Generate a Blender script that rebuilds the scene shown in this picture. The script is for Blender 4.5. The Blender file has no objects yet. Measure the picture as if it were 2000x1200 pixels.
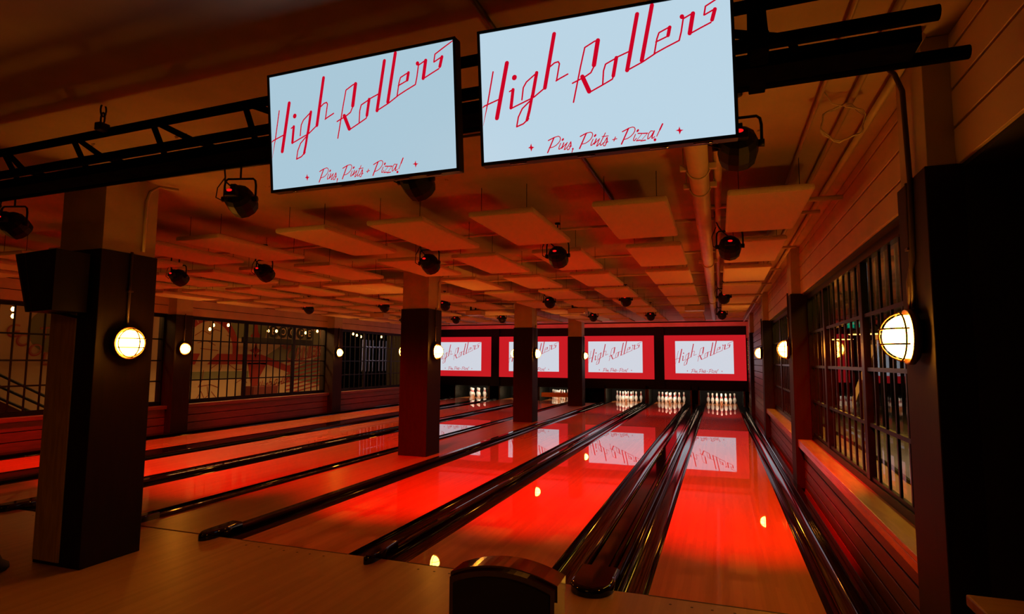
import bpy, bmesh, math, random
from mathutils import Vector, Matrix
random.seed(7)
S = bpy.context.scene
COL = S.collection
PI = math.pi

# ---------------------------------------------------------------- camera
cam_d = bpy.data.cameras.new('camera'); cam = bpy.data.objects.new('camera', cam_d); COL.objects.link(cam)
cam_d.sensor_width = 36.0; cam_d.lens = 36.0 * 1142.14 / 2000.0; cam_d.clip_start = 0.02; cam_d.clip_end = 100
_r, _u, _f = Vector((0.943182, 0.332213, 0.006527)), Vector((0.024162, -0.088164, 0.995813)), Vector((-0.331398, 0.939075, 0.091182))
cam.matrix_world = Matrix(((_r.x, _u.x, -_f.x, -0.05465), (_r.y, _u.y, -_f.y, -4.05391), (_r.z, _u.z, -_f.z, 1.52423), (0, 0, 0, 1)))
S.camera = cam
# ---------------------------------------------------------------- world and view
w = bpy.data.worlds.new('world'); S.world = w; w.use_nodes = True
w.node_tree.nodes['Background'].inputs[0].default_value = (0.0, 0.0, 0.0, 1)
w.node_tree.nodes['Background'].inputs[1].default_value = 0.0
S.view_settings.view_transform = 'Standard'; S.view_settings.look = 'None'
S.view_settings.exposure = 0.0; S.view_settings.gamma = 1.0; S.view_settings.use_curve_mapping = False

GLOBE_STRENGTH = 88.0      # cage globes on the pillars
RED_POWER = 1950.0         # stage spots, red
SCREEN = 0.62              # projected pictures
TV = 0.80                  # flat screens
# unseen lamps: added fill behind the camera and in the left room; right-room lamps
def lamp(name, kind, loc, col, power, size=0.3, rot=(0, 0, 0), parent=None, **k):
    d = bpy.data.lights.new(name, kind); d.color = col; d.energy = power
    if kind == 'AREA': d.shape = 'RECTANGLE'; d.size = size; d.size_y = k.get('size_y', size)
    if kind == 'POINT': d.shadow_soft_size = size
    if kind == 'SPOT': d.shadow_soft_size = size; d.spot_size = k['angle']; d.spot_blend = k['blend']
    o = bpy.data.objects.new(name, d); COL.objects.link(o); o.location = loc; o.rotation_euler = rot
    if parent: o.parent = parent
    return o
lamp('rear_fill', 'AREA', (-2.4, -6.0, 2.9), (1, .30, .03), 26, 1.6)  # added warm fill for the approach and near ceiling
lamp('mural_fill', 'AREA', (-11.6, 10.0, 2.9), (1, .46, .12), 400, 0.4, rot=(0, math.radians(-40), 0), size_y=7.0)  # added area fill on the mural, on top of the string bulbs
lamp('left_stair_fill', 'AREA', (-11.7, 4.2, 2.9), (1, .42, .09), 30, 0.4, rot=(0, math.radians(-40), 0), size_y=1.8)  # added fill on the stair side and near mural
lamp('grille_fill', 'AREA', (-12.2, 16.5, 2.6), (.75, .72, 1), 7, 0.6, rot=(0, math.radians(30), 0))  # added cool fill to brighten the pale grille bars
lamp('right_room_lamp', 'AREA', (1.75, 6.0, 2.92), (1, .52, .04), 170, 0.4, size_y=11.0)
lamp('right_room_cool_lamp', 'AREA', (3.9, 5.6, 2.92), (.42, .68, 1), 42, 0.7, size_y=1.6)

# ---------------------------------------------------------------- materials
def mat(name, col=(.5, .5, .5), rough=.5, metal=0., spec=.5, emit=None, es=0., coat=0., coat_rough=.03):
    m = bpy.data.materials.new(name); m.use_nodes = True
    b = m.node_tree.nodes['Principled BSDF']
    b.inputs['Base Color'].default_value = (*col, 1); b.inputs['Roughness'].default_value = rough
    b.inputs['Metallic'].default_value = metal; b.inputs['Specular IOR Level'].default_value = spec
    b.inputs['Coat Weight'].default_value = coat; b.inputs['Coat Roughness'].default_value = coat_rough
    if emit: b.inputs['Emission Color'].default_value = (*emit, 1); b.inputs['Emission Strength'].default_value = es
    return m
def nodes(m): return m.node_tree.nodes, m.node_tree.links, m.node_tree.nodes['Principled BSDF']
def noise_color(m, c1, c2, scale=(1, 1, 1), ns=5., detail=4., lo=.35, hi=.65, bump=0., rv=0.):
    n, l, b = nodes(m)
    tc = n.new('ShaderNodeTexCoord'); mp = n.new('ShaderNodeMapping'); mp.inputs['Scale'].default_value = scale
    no = n.new('ShaderNodeTexNoise'); no.inputs['Scale'].default_value = ns; no.inputs['Detail'].default_value = detail
    cr = n.new('ShaderNodeValToRGB'); e = cr.color_ramp.elements
    e[0].position = lo; e[0].color = (*c1, 1); e[1].position = hi; e[1].color = (*c2, 1)
    l.new(tc.outputs['Object'], mp.inputs['Vector']); l.new(mp.outputs[0], no.inputs['Vector'])
    l.new(no.outputs['Fac'], cr.inputs['Fac']); l.new(cr.outputs['Color'], b.inputs['Base Color'])
    if bump:
        bp = n.new('ShaderNodeBump'); bp.inputs['Strength'].default_value = bump; bp.inputs['Distance'].default_value = .01
        l.new(no.outputs['Fac'], bp.inputs['Height']); l.new(bp.outputs['Normal'], b.inputs['Normal'])
    return m
def wood_knots(name, c1, c2, knot, axis='Y', rough=.45, coat=0.):
    """boards running along one axis: stretched grain plus dark knots"""
    m = mat(name, c1, rough, coat=coat, coat_rough=.25); n, l, b = nodes(m)
    sc = {'X': (.12, 1, 1), 'Y': (1, .12, 1), 'Z': (1, 1, .12)}[axis]
    tc = n.new('ShaderNodeTexCoord'); mp = n.new('ShaderNodeMapping'); mp.inputs['Scale'].default_value = sc
    no = n.new('ShaderNodeTexNoise'); no.inputs['Scale'].default_value = 28; no.inputs['Detail'].default_value = 6; no.inputs['Distortion'].default_value = .6
    cr = n.new('ShaderNodeValToRGB'); e = cr.color_ramp.elements
    e[0].position = .32; e[0].color = (*c1, 1); e[1].position = .68; e[1].color = (*c2, 1)
    mp2 = n.new('ShaderNodeMapping'); mp2.inputs['Scale'].default_value = tuple(1 if s == 1 else .45 for s in sc)
    vo = n.new('ShaderNodeTexVoronoi'); vo.inputs['Scale'].default_value = 3.2
    c2r = n.new('ShaderNodeValToRGB'); e2 = c2r.color_ramp.elements
    e2[0].position = .03; e2[0].color = (1, 1, 1, 1); e2[1].position = .12; e2[1].color = (0, 0, 0, 1)
    mx = n.new('ShaderNodeMix'); mx.data_type = 'RGBA'
    l.new(tc.outputs['Object'], mp.inputs[0]); l.new(mp.outputs[0], no.inputs['Vector']); l.new(no.outputs['Fac'], cr.inputs[0])
    l.new(tc.outputs['Object'], mp2.inputs[0]); l.new(mp2.outputs[0], vo.inputs['Vector']); l.new(vo.outputs['Distance'], c2r.inputs[0])
    l.new(c2r.outputs['Color'], mx.inputs[0]); l.new(cr.outputs['Color'], mx.inputs[6]); mx.inputs[7].default_value = (*knot, 1)
    l.new(mx.outputs[2], b.inputs['Base Color'])
    return m
def lane_wood(name, c1, c2, rough, coat, strip=.027, coat_rough=.03, groove=.35, spec=.5):
    """narrow maple strips running down the lane (object Y), each strip its own tone"""
    m = mat(name, c1, rough, coat=coat, coat_rough=coat_rough, spec=spec); n, l, b = nodes(m)
    tc = n.new('ShaderNodeTexCoord'); sp = n.new('ShaderNodeSeparateXYZ'); l.new(tc.outputs['Object'], sp.inputs[0])
    dv = n.new('ShaderNodeMath'); dv.operation = 'DIVIDE'; dv.inputs[1].default_value = strip; l.new(sp.outputs['X'], dv.inputs[0])
    fl = n.new('ShaderNodeMath'); fl.operation = 'FLOOR'; l.new(dv.outputs[0], fl.inputs[0])
    y2 = n.new('ShaderNodeMath'); y2.operation = 'MULTIPLY_ADD'; y2.inputs[1].default_value = .7; l.new(sp.outputs['Y'], y2.inputs[0])
    wn0 = n.new('ShaderNodeTexWhiteNoise'); wn0.noise_dimensions = '1D'; l.new(fl.outputs[0], wn0.inputs['W']); l.new(wn0.outputs['Value'], y2.inputs[2])
    fy = n.new('ShaderNodeMath'); fy.operation = 'FLOOR'; l.new(y2.outputs[0], fy.inputs[0])
    cx = n.new('ShaderNodeCombineXYZ'); l.new(fl.outputs[0], cx.inputs[0]); l.new(fy.outputs[0], cx.inputs[1])
    wn = n.new('ShaderNodeTexWhiteNoise'); wn.noise_dimensions = '2D'; l.new(cx.outputs[0], wn.inputs['Vector'])
    mp = n.new('ShaderNodeMapping'); mp.inputs['Scale'].default_value = (1, .04, 1); l.new(tc.outputs['Object'], mp.inputs[0])
    no = n.new('ShaderNodeTexNoise'); no.inputs['Scale'].default_value = 90; no.inputs['Detail'].default_value = 3; l.new(mp.outputs[0], no.inputs['Vector'])
    ad = n.new('ShaderNodeMath'); ad.operation = 'MULTIPLY_ADD'; ad.inputs[1].default_value = .55; l.new(wn.outputs['Value'], ad.inputs[0])
    hf = n.new('ShaderNodeMath'); hf.operation = 'MULTIPLY'; hf.inputs[1].default_value = .45; l.new(no.outputs['Fac'], hf.inputs[0]); l.new(hf.outputs[0], ad.inputs[2])
    cr = n.new('ShaderNodeValToRGB'); e = cr.color_ramp.elements
    e[0].position = .1; e[0].color = (*c1, 1); e[1].position = .85; e[1].color = (*c2, 1)
    l.new(ad.outputs[0], cr.inputs[0]); l.new(cr.outputs['Color'], b.inputs['Base Color'])
    # the oiled finish waves very slightly
    n2 = n.new('ShaderNodeTexNoise'); n2.inputs['Scale'].default_value = 2.2; n2.inputs['Detail'].default_value = 2
    l.new(tc.outputs['Object'], n2.inputs['Vector'])
    bp = n.new('ShaderNodeBump'); bp.inputs['Strength'].default_value = groove; bp.inputs['Distance'].default_value = .0012
    l.new(n2.outputs['Fac'], bp.inputs['Height']); l.new(bp.outputs['Normal'], b.inputs['Coat Normal']); 
    return m

M = {}
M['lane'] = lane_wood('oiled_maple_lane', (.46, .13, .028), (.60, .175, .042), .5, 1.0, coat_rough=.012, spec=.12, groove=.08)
M['approach'] = lane_wood('maple_approach', (.30, .165, .07), (.40, .23, .10), .5, .35, strip=.034, coat_rough=.28)
M['divider'] = lane_wood('maple_walkway', (.26, .13, .05), (.34, .175, .07), .5, .3, strip=.05, coat_rough=.30)
M['gutter'] = mat('black_gutter_plastic', (.003, .002, .003), .07, spec=.4)
M['cap'] = mat('black_cap_plastic', (.003, .002, .003), .06, spec=.35)
M['black'] = mat('black_metal', (.005, .004, .005), .5, spec=.2)
M['truss'] = noise_color(mat('black_truss_paint', (.006, .006, .006), .9, spec=.0), (.003, .003, .003), (.006, .005, .005), ns=20)
M['mattblack'] = noise_color(mat('matt_black_paint', (.006, .004, .005), .7), (.004, .003, .004), (.008, .006, .006), ns=9)
M['redlac'] = mat('dark_red_lacquer', (.035, .006, .010), .12, coat=1, coat_rough=.06)
M['ceiling'] = noise_color(mat('painted_concrete_ceiling', (.5, .42, .32), .85), (.34, .27, .19), (.44, .35, .25), ns=1.6, detail=8, bump=.15)
M['panel'] = noise_color(mat('cream_acoustic_fabric', (.6, .5, .38), .95), (.56, .47, .36), (.64, .54, .42), ns=120)
M['paint'] = noise_color(mat('cream_wall_paint', (.55, .44, .30), .6), (.50, .40, .27), (.58, .47, .33), scale=(1, 1, 1), ns=3, bump=.05)
M['pillarpaint'] = noise_color(mat('cream_pillar_paint', (.5, .4, .27), .7), (.40, .36, .24), (.46, .41, .28), ns=4, bump=.1)
M['clad'] = wood_knots('dark_stained_wood', (.006, .0022, .0015), (.011, .004, .0025), (.002, .001, .001), 'Z', .6); M['clad'].node_tree.nodes['Principled BSDF'].inputs['Specular IOR Level'].default_value = .22
M['clad2'] = wood_knots('lit_weathered_wood', (.24, .17, .06), (.40, .28, .10), (.07, .04, .016), 'Z', .5)  # weathered tone, lightened to carry warm light on the near pillar
M['boards'] = wood_knots('red_brown_knotty_boards', (.10, .026, .016), (.16, .042, .024), (.03, .008, .005), 'Y', .45)
M['ledge'] = wood_knots('oiled_pine_ledge', (.36, .17, .07), (.50, .26, .11), (.12, .045, .02), 'Y', .35, coat=.4)
M['steel'] = noise_color(mat('black_steel_window', (.006, .006, .007), .35, metal=.0, spec=.15), (.003, .004, .005), (.007, .006, .008), ns=15)
M['pipe'] = noise_color(mat('cream_painted_pipe', (.55, .44, .30), .5), (.50, .40, .27), (.58, .47, .33), ns=6)
M['conduit'] = mat('painted_conduit', (.30, .22, .14), .45)
M['darkconduit'] = mat('dark_conduit', (.03, .015, .01), .45)
M['globe'] = mat('lit_opal_glass', (.9, .8, .6), .3, emit=(1, .33, .025), es=GLOBE_STRENGTH)
M['brass'] = mat('aged_brass_fitting', (.06, .025, .010), .4, metal=.5)
M['led'] = mat('red_led_display', (.1, 0, 0), .4, emit=(1, .01, .01), es=.9)
M['lens'] = mat('dark_lens_glass', (.02, .0, .0), .08)
M['pin'] = mat('white_pin_plastic', (.80, .78, .72), .25, coat=.5)
M['pinred'] = mat('red_pin_stripe', (.55, .01, .02), .3)
M['tvpic'] = mat('pale_blue_screen_picture', (.02, .02, .02), .25, emit=(.50, .72, .86), es=TV)
M['tvpic2'] = mat('pale_blue_bright_screen_picture', (.02, .02, .02), .25, emit=(.62, .83, .98), es=TV)
M['tvred'] = mat('red_screen_lettering', (.02, 0, 0), .25, emit=(.72, .0, .02), es=TV)
M['scrred'] = mat('red_screen_margin', (.04, .03, .03), .9, emit=(.56, .010, .016), es=1.0)
M['scrwhite'] = mat('white_projected_picture', (.04, .04, .04), .9, emit=(.62, .66, .74), es=1.0)
M['scrlet'] = mat('red_projected_lettering', (.04, .01, .01), .9, emit=(.50, .02, .04), es=1.0)
M['mask'] = mat('black_masking_board', (.003, .0015, .002), .6, spec=.15)
M['pit'] = mat('black_pit_curtain', (.006, .005, .005), .9)
M['machine'] = noise_color(mat('dark_machine_metal', (.03, .028, .022), .35, metal=.5), (.02, .018, .014), (.05, .045, .03), ns=8)
M['sweep'] = mat('ochre_sweep_board', (.62, .42, .06), .5)
M['sweeptext'] = mat('orange_lettering', (.75, .10, .01), .5)
M['proj'] = noise_color(mat('cream_projector_plastic', (.55, .45, .35), .5), (.5, .4, .3), (.6, .5, .4), ns=4)
M['chrome'] = mat('polished_trim', (.8, .78, .75), .12, metal=1)
M['bulb'] = mat('lit_filament_bulb', (.9, .6, .3), .3, emit=(1, .42, .08), es=22)
M['redvel'] = mat('dark_red_stair_panel', (.10, .012, .012), .7)
M['cream'] = mat('mural_cream', (.52, .40, .26), .9)
M['mred'] = mat('mural_red', (.33, .035, .03), .9)
M['mteal'] = mat('mural_grey_green', (.20, .22, .13), .9)
M['mpink'] = mat('mural_pink', (.42, .17, .12), .9)
M['mline'] = mat('mural_line_red', (.24, .05, .03), .9)
M['tanfloor'] = lane_wood('warm_pine_floor', (.40, .24, .10), (.52, .33, .15), .5, .2, strip=.14, coat_rough=.3)
M['greyfloor'] = lane_wood('grey_oak_floor', (.20, .18, .16), (.28, .26, .23), .5, .3, strip=.16, coat_rough=.25)
M['exit'] = mat('lit_green_exit_sign', (0, .1, .05), .4, emit=(.0, .42, .20), es=.8)
M['sign'] = mat('sign', (0, .1, .05))
M['exitdark'] = mat('dark_green_sign_field', (0, .02, .01), .4, emit=(0, .05, .03), es=.5)
M['shade'] = mat('dark_pendant_metal', (.02, .015, .012), .4)
M['pend'] = mat('lit_pendant_diffuser', (.9, .7, .4), .4, emit=(1, .50, .12), es=5)
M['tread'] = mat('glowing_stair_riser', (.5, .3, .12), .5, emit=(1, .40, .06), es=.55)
M['slat'] = mat('black_slat', (.02, .018, .016), .25, coat=.5)
M['cool'] = mat('cool_light_strip', (.5, .6, .7), .4, emit=(.45, .72, 1), es=1.2)
M['strip'] = mat('dim_yellow_light_strip', (.4, .4, .2), .4, emit=(.42, .36, .06), es=.8)
M['white'] = mat('pale_painted_metal', (.6, .6, .65), .4)
M['bench'] = wood_knots('warm_bench_wood', (.15, .07, .025), (.22, .11, .04), (.06, .025, .01), 'X', .5)
M['cable'] = mat('cream_cable', (.45, .38, .28), .5)
# window glass: clear pane with a fresnel sheen
def glass():
    m = bpy.data.materials.new('window_glass'); m.use_nodes = True; n, l = m.node_tree.nodes, m.node_tree.links
    n.remove(n['Principled BSDF']); out = n['Material Output']
    t = n.new('ShaderNodeBsdfTransparent'); t.inputs[0].default_value = (.93, .94, .95, 1)
    g = n.new('ShaderNodeBsdfGlossy'); g.inputs['Roughness'].default_value = .02
    f = n.new('ShaderNodeFresnel'); f.inputs[0].default_value = 1.45; mx = n.new('ShaderNodeMixShader')
    ge = n.new('ShaderNodeNewGeometry'); iv = n.new('ShaderNodeMath'); iv.operation = 'SUBTRACT'; iv.inputs[0].default_value = 1; l.new(ge.outputs['Backfacing'], iv.inputs[1])
    mu = n.new('ShaderNodeMath'); mu.operation = 'MULTIPLY'; l.new(f.outputs[0], mu.inputs[0]); l.new(iv.outputs[0], mu.inputs[1])
    l.new(mu.outputs[0], mx.inputs[0]); l.new(t.outputs[0], mx.inputs[1]); l.new(g.outputs[0], mx.inputs[2]); l.new(mx.outputs[0], out.inputs[0])
    return m
M['glass'] = glass()

# ---------------------------------------------------------------- mesh helpers
class MB:
    def __init__(s): s.bm = bmesh.new(); s.mi = 0
    def _mark(s, faces, smooth=False):
        for f in faces: f.material_index = s.mi; f.smooth = smooth
    def box(s, x0, x1, y0, y1, z0, z1, bev=0., mat4=None, seg=2):
        x0, x1 = sorted((x0, x1)); y0, y1 = sorted((y0, y1)); z0, z1 = sorted((z0, z1))
        vs = [s.bm.verts.new(p) for p in ((x0, y0, z0), (x1, y0, z0), (x1, y1, z0), (x0, y1, z0), (x0, y0, z1), (x1, y0, z1), (x1, y1, z1), (x0, y1, z1))]
        fs = [s.bm.faces.new([vs[i] for i in q]) for q in ((0, 3, 2, 1), (4, 5, 6, 7), (0, 1, 5, 4), (1, 2, 6, 5), (2, 3, 7, 6), (3, 0, 4, 7))]
        s._mark(fs)
        if bev:
            es = list({e for f in fs for e in f.edges})
            r = bmesh.ops.bevel(s.bm, geom=es, offset=bev, segments=seg, profile=.5, affect='EDGES')
            for f in r['faces']: f.material_index = s.mi
            vs = list({v for f in fs if f.is_valid for v in f.verts} | {v for f in r['faces'] for v in f.verts})
        if mat4 is not None: bmesh.ops.transform(s.bm, matrix=mat4, verts=vs)
        return s
    def tube(s, pts, r, n=8, closed=False, caps=True, radii=None):
        pts = [Vector(p) for p in pts]; N = len(pts); rings = []
        up = None
        for i, p in enumerate(pts):
            if closed: d = pts[(i + 1) % N] - pts[i - 1]
            else: d = pts[min(i + 1, N - 1)] - pts[max(i - 1, 0)]
            d.normalize()
            if up is None: up = d.orthogonal().normalized()
            up = (up - d * up.dot(d)); up = up.normalized() if up.length > 1e-6 else d.orthogonal().normalized()
            sd = d.cross(up); rr = radii[i] if radii else r
            rings.append([s.bm.verts.new(p + (up * math.cos(2 * PI * k / n) + sd * math.sin(2 * PI * k / n)) * rr) for k in range(n)])
        fs = []
        for i in range(N if closed else N - 1):
            a, b = rings[i], rings[(i + 1) % N]
            for k in range(n): fs.append(s.bm.faces.new((a[k], a[(k + 1) % n], b[(k + 1) % n], b[k])))
        s._mark(fs, True)
        if caps and not closed: s._mark([s.bm.faces.new(rings[0][::-1]), s.bm.faces.new(rings[-1])])
        return s
    def lathe(s, prof, n=24, mat4=None, marks=None, smooth=True):
        """prof: (r, z) from bottom to top"""
        rings = []; vs = []
        for r, z in prof:
            if r < 1e-6: v = s.bm.verts.new((0, 0, z)); rings.append([v]); vs.append(v)
            else:
                q = [s.bm.verts.new((r * math.cos(2 * PI * k / n), r * math.sin(2 * PI * k / n), z)) for k in range(n)]
                rings.append(q); vs += q
        for i in range(len(rings) - 1):
            a, b = rings[i], rings[i + 1]; fs = []
            if len(a) == 1 and len(b) == 1: continue
            for k in range(n):
                k2 = (k + 1) % n
                if len(a) == 1: fs.append(s.bm.faces.new((a[0], b[k2], b[k])))
                elif len(b) == 1: fs.append(s.bm.faces.new((a[k], a[k2], b[0])))
                else: fs.append(s.bm.faces.new((a[k], a[k2], b[k2], b[k])))
            s._mark(fs, smooth)
            if marks and i in marks:
                for f in fs: f.material_index = marks[i]
        if mat4 is not None: bmesh.ops.transform(s.bm, matrix=mat4, verts=vs)
        return s
    def extr(s, prof, axis, a, b, smooth=False, caps=True):
        """closed 2-D outline swept from a to b along axis (outline in the other two axes, in order)"""
        def P(q, t): return {'x': (t, q[0], q[1]), 'y': (q[0], t, q[1]), 'z': (q[0], q[1], t)}[axis]
        A = [s.bm.verts.new(P(q, a)) for q in prof]; B = [s.bm.verts.new(P(q, b)) for q in prof]; n = len(prof)
        fs = [s.bm.faces.new((A[i], A[(i + 1) % n], B[(i + 1) % n], B[i])) for i in range(n)]
        s._mark(fs, smooth)
        if caps: s._mark([s.bm.faces.new(A[::-1]), s.bm.faces.new(B)])
        return s
    def open_sheet(s, prof, axis, a, b, smooth=True):
        def P(q, t): return {'x': (t, q[0], q[1]), 'y': (q[0], t, q[1]), 'z': (q[0], q[1], t)}[axis]
        A = [s.bm.verts.new(P(q, a)) for q in prof]; B = [s.bm.verts.new(P(q, b)) for q in prof]
        s._mark([s.bm.faces.new((A[i], A[i + 1], B[i + 1], B[i])) for i in range(len(prof) - 1)], smooth)
        return s
    def stroke(s, pts, w, fr):
        """flat brush stroke: pts in 2-D, fr maps (u, v) to 3-D; round ends"""
        for i in range(len(pts) - 1):
            a, b = Vector(pts[i]), Vector(pts[i + 1]); d = b - a
            if d.length < 1e-7: continue
            d.normalize(); nn = Vector((-d.y, d.x)) * w / 2
            s._mark([s.bm.faces.new([s.bm.verts.new(fr(q)) for q in (a - nn, b - nn, b + nn, a + nn)])])
        for q in pts: s.disc(q, w / 2, fr)
        return s
    def disc(s, c, r, fr, n=10, sy=1.):
        s._mark([s.bm.faces.new([s.bm.verts.new(fr((c[0] + r * math.cos(2 * PI * k / n), c[1] + sy * r * math.sin(2 * PI * k / n)))) for k in range(n)])]); return s
    def poly(s, pts, fr): s._mark([s.bm.faces.new([s.bm.verts.new(fr(q)) for q in pts])]); return s
    def build(s, name, m, parent=None, loc=None, flip=False, recalc=True):
        me = bpy.data.meshes.new(name)
        if recalc: bmesh.ops.recalc_face_normals(s.bm, faces=s.bm.faces[:])
        if loc is not None: bmesh.ops.translate(s.bm, verts=s.bm.verts[:], vec=-Vector(loc))
        s.bm.to_mesh(me); s.bm.free()
        for q in (m if isinstance(m, (list, tuple)) else [m]): me.materials.append(q)
        o = bpy.data.objects.new(name, me); COL.objects.link(o)
        if loc is not None: o.location = loc
        if parent: o.parent = parent
        return o
def Rz(a): return Matrix.Rotation(a, 4, 'Z')
def Rx(a): return Matrix.Rotation(a, 4, 'X')
def Ry(a): return Matrix.Rotation(a, 4, 'Y')
def Tr(*p): return Matrix.Translation(p)
def thing(name, label, cat, loc=(0, 0, 0), group=None, rz=0.):
    o = bpy.data.objects.new(name, None); COL.objects.link(o); o.location = loc; o.rotation_euler = (0, 0, rz)
    return tag(o, label, cat, group)
def tag(o, label, cat, group=None):
    o['label'] = label; o['category'] = cat; o['kind'] = 'thing'
    if group: o['group'] = group
    return o
def struct(o): o['kind'] = 'structure'; return o
def copy_tree(o, parent=None):
    c = o.copy(); COL.objects.link(c)
    if parent: c.parent = parent
    for ch in list(o.children): copy_tree(ch, c)
    return c
def relabel(o, label, loc=None, group=None):
    o['label'] = label
    if group: o['group'] = group
    if loc: o.location = loc
    return o
def text_mesh(txt, size, m, mw, name, parent=None, shear=0., extrude=.0005):
    cu = bpy.data.curves.new(name, 'FONT'); cu.body = txt; cu.size = size; cu.shear = shear; cu.extrude = extrude
    cu.align_x = 'CENTER'; cu.align_y = 'CENTER'
    t = bpy.data.objects.new(name + '_curve', cu); COL.objects.link(t)
    dg = bpy.context.evaluated_depsgraph_get(); me = bpy.data.meshes.new_from_object(t.evaluated_get(dg)); bpy.data.objects.remove(t); me.name = name
    me.materials.clear(); me.materials.append(m); me.transform(mw)
    o = bpy.data.objects.new(name, me); COL.objects.link(o)
    if parent: o.parent = parent
    return o
def arc(cx, cy, r, a0, a1, n): return [(cx + r * math.cos(a0 + (a1 - a0) * i / n), cy + r * math.sin(a0 + (a1 - a0) * i / n)) for i in range(n + 1)]

CEIL = 2.97
# ================================================================= setting
fl = MB(); fl.box(-16, 8, -9, 0, -.2, 0)
floor = struct(fl.build('floor', M['approach']))
sub = MB(); sub.box(-11.8, .9, 0.0, 20.4, -.24, -.14); sub.build('floor_bed', M['mattblack'], floor)
dv = MB(); dv.box(-5.13, -4.27, .004, 17.2, -.14, .004); dv.build('walkway_strip', M['divider'], floor)
fj = MB()
for x0, x1 in ((-10.12, -9.06), (-8.16, -7.1), (-6.5, -5.44), (-5.05, -4.3), (-3.9, -2.844), (-2.31, -1.256), (-.527, .527)):
    fj.box(x0, x1, -.006, .006, -.01, .0015)
fj.build('foul_line_joint', mat('dark_joint', (.03, .01, .005), .6), floor)
dots = MB()
for cx in (0, -1.783, -3.37, -5.97, -7.63, -9.6):
    for k in (-.38, -.25, -.13, 0, .13, .25, .38):
        dots.lathe([(0, .0005), (.009, .0005), (.009, .0012), (0, .0012)], 10, Tr(cx + k, -.1, 0), smooth=False)
dots.build('approach_dots', mat('dark_inlay', (.04, .015, .01), .5), floor)
ro = MB(); ro.box(.9, 2.25, 0, 20, -.2, 0); ro.build('right_room_floor', M['tanfloor'], floor)
ro = MB(); ro.box(2.25, 8, 0, 20, -.2, 0); ro.build('right_room_grey_floor', M['greyfloor'], floor)
ro = MB(); ro.box(-16, -10.9, 0, 15.4, -.2, 0); ro.box(-16, -11.8, 15.4, 20.4, -.2, 0); ro.build('left_room_floor', M['greyfloor'], floor)
ce = MB(); ce.box(-16, 8, -9, 20.4, CEIL, CEIL + .2)
ceiling = struct(ce.build('ceiling', M['ceiling']))
sp = MB()
for (x, y, w) in ((-4.0, -1.35, .07), (-3.3, -1.3, .09), (-2.75, -1.15, .05), (-4.9, -1.9, .08), (.2, -.2, .04), (-2.1, .1, .03), (-1.1, -.1, .03), (-3.6, -.2, .03)):
    for k in range(4): sp.disc((x + random.uniform(-w, w), y + random.uniform(-w, w) * .4), w * random.uniform(.12, .35), lambda q: (q[0], q[1], CEIL - .001), 7, .5)
sp.build('ceiling_stains', mat('dark_ceiling_stain', (.08, .05, .03), .9), ceiling)

def boards(mb, X, y0, y1, z0, z1, h, t, side, gap=.013):
    """horizontal boards on a wall at X; side +1 sticks out towards +x"""
    z = z0
    while z < z1 - .01:
        zz = min(z + h, z1); mb.box(X, X + side * t, y0, y1, z + gap / 2, zz - gap / 2, .003, seg=1); z = zz

# right wall: knotty boards below, black steel windows, cream boards above
RP = [(-1.12, -.70), (3.98, 4.40), (9.0, 9.42), (14.4, 14.8)]
wr = MB(); wr.box(1.0, 1.12, -1.1, 20.4, -.1, .56); wr.box(.95, 1.12, -9, 20.4, 2.36, CEIL); wr.box(.95, 1.12, 9.3, 20.4, .5, 2.4); wr.box(1.35, 1.5, -9, -1.1, 0, CEIL); wr.box(.95, 1.5, -1.13, -1.0, 0, CEIL)
wall_right = struct(wr.build('wall_right', M['mattblack']))
b = MB(); boards(b, .95, -9, 17.9, 2.37, CEIL, .172, .02 * -1, 1); b.build('upper_boards', M['paint'], wall_right)
b = MB(); boards(b, .90, -1.1, 9.2, .0, .55, .118, .1, 1); boards(b, .90, 9.3, 18.0, 0.0, 2.36, .16, .1, 1); b.build('lower_boards', M['boards'], wall_right)
for i, (y0, y1) in enumerate(((-.70, 3.98), (4.40, 9.0))):
    t = MB(); t.box(.835, 1.03, y0, y1, .55, .585, .004); t.box(.835, .86, y0, y1, .50, .55, .003); tr = struct(t.build('trim_%d' % (i + 1), M['ledge']))
def window(name, X, y0, y1, z0, z1, mull, bars_dy, rails, side):
    f = MB(); t = .025
    f.box(X - t, X + t, y0, y1, z0, z0 + .06); f.box(X - t, X + t, y0, y1, z1 - .07, z1)
    f.box(X - t, X + t, y0, y0 + .06, z0, z1); f.box(X - t, X + t, y1 - .06, y1, z0, z1)
    w = struct(f.build(name, M['steel']))
    ys = [y0 + .06] + [m for m in mull] + [y1 - .06]
    for m in mull:
        q = MB(); q.box(X - .025, X + .025, m - .05, m + .05, z0 + .06, z1 - .07, .006); q.build('mullion', M['steel'], w)
    g = MB()
    for a, c in zip(ys[:-1], ys[1:]):
        n = max(1, round((c - a) / bars_dy))
        for k in range(1, n): yy = a + (c - a) * k / n; g.box(X - .008, X + .008, yy - .012, yy + .013, z0 + .06, z1 - .07)
    for z in rails: g.box(X - .012, X + .012, y0 + .06, y1 - .06, z - .014, z + .014)
    g.build('glazing_bars', M['steel'], w)
    if side < 0: return w
    p = MB(); p.box(X + side * .02, X + side * .026, y0 + .02, y1 - .02, z0 + .02, z1 - .02); p.build('glass_pane', M['glass'], w)
    return w
RA = (.66, 1.06, 1.475, 1.885)
window('window_1', 1.02, -.72, 4.0, .585, 2.37, (1.13, 2.85), .25, RA, 1)
window('window_2', 1.02, 4.38, 9.02, .585, 2.37, (6.0, 7.5), .25, RA, 1)

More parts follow.
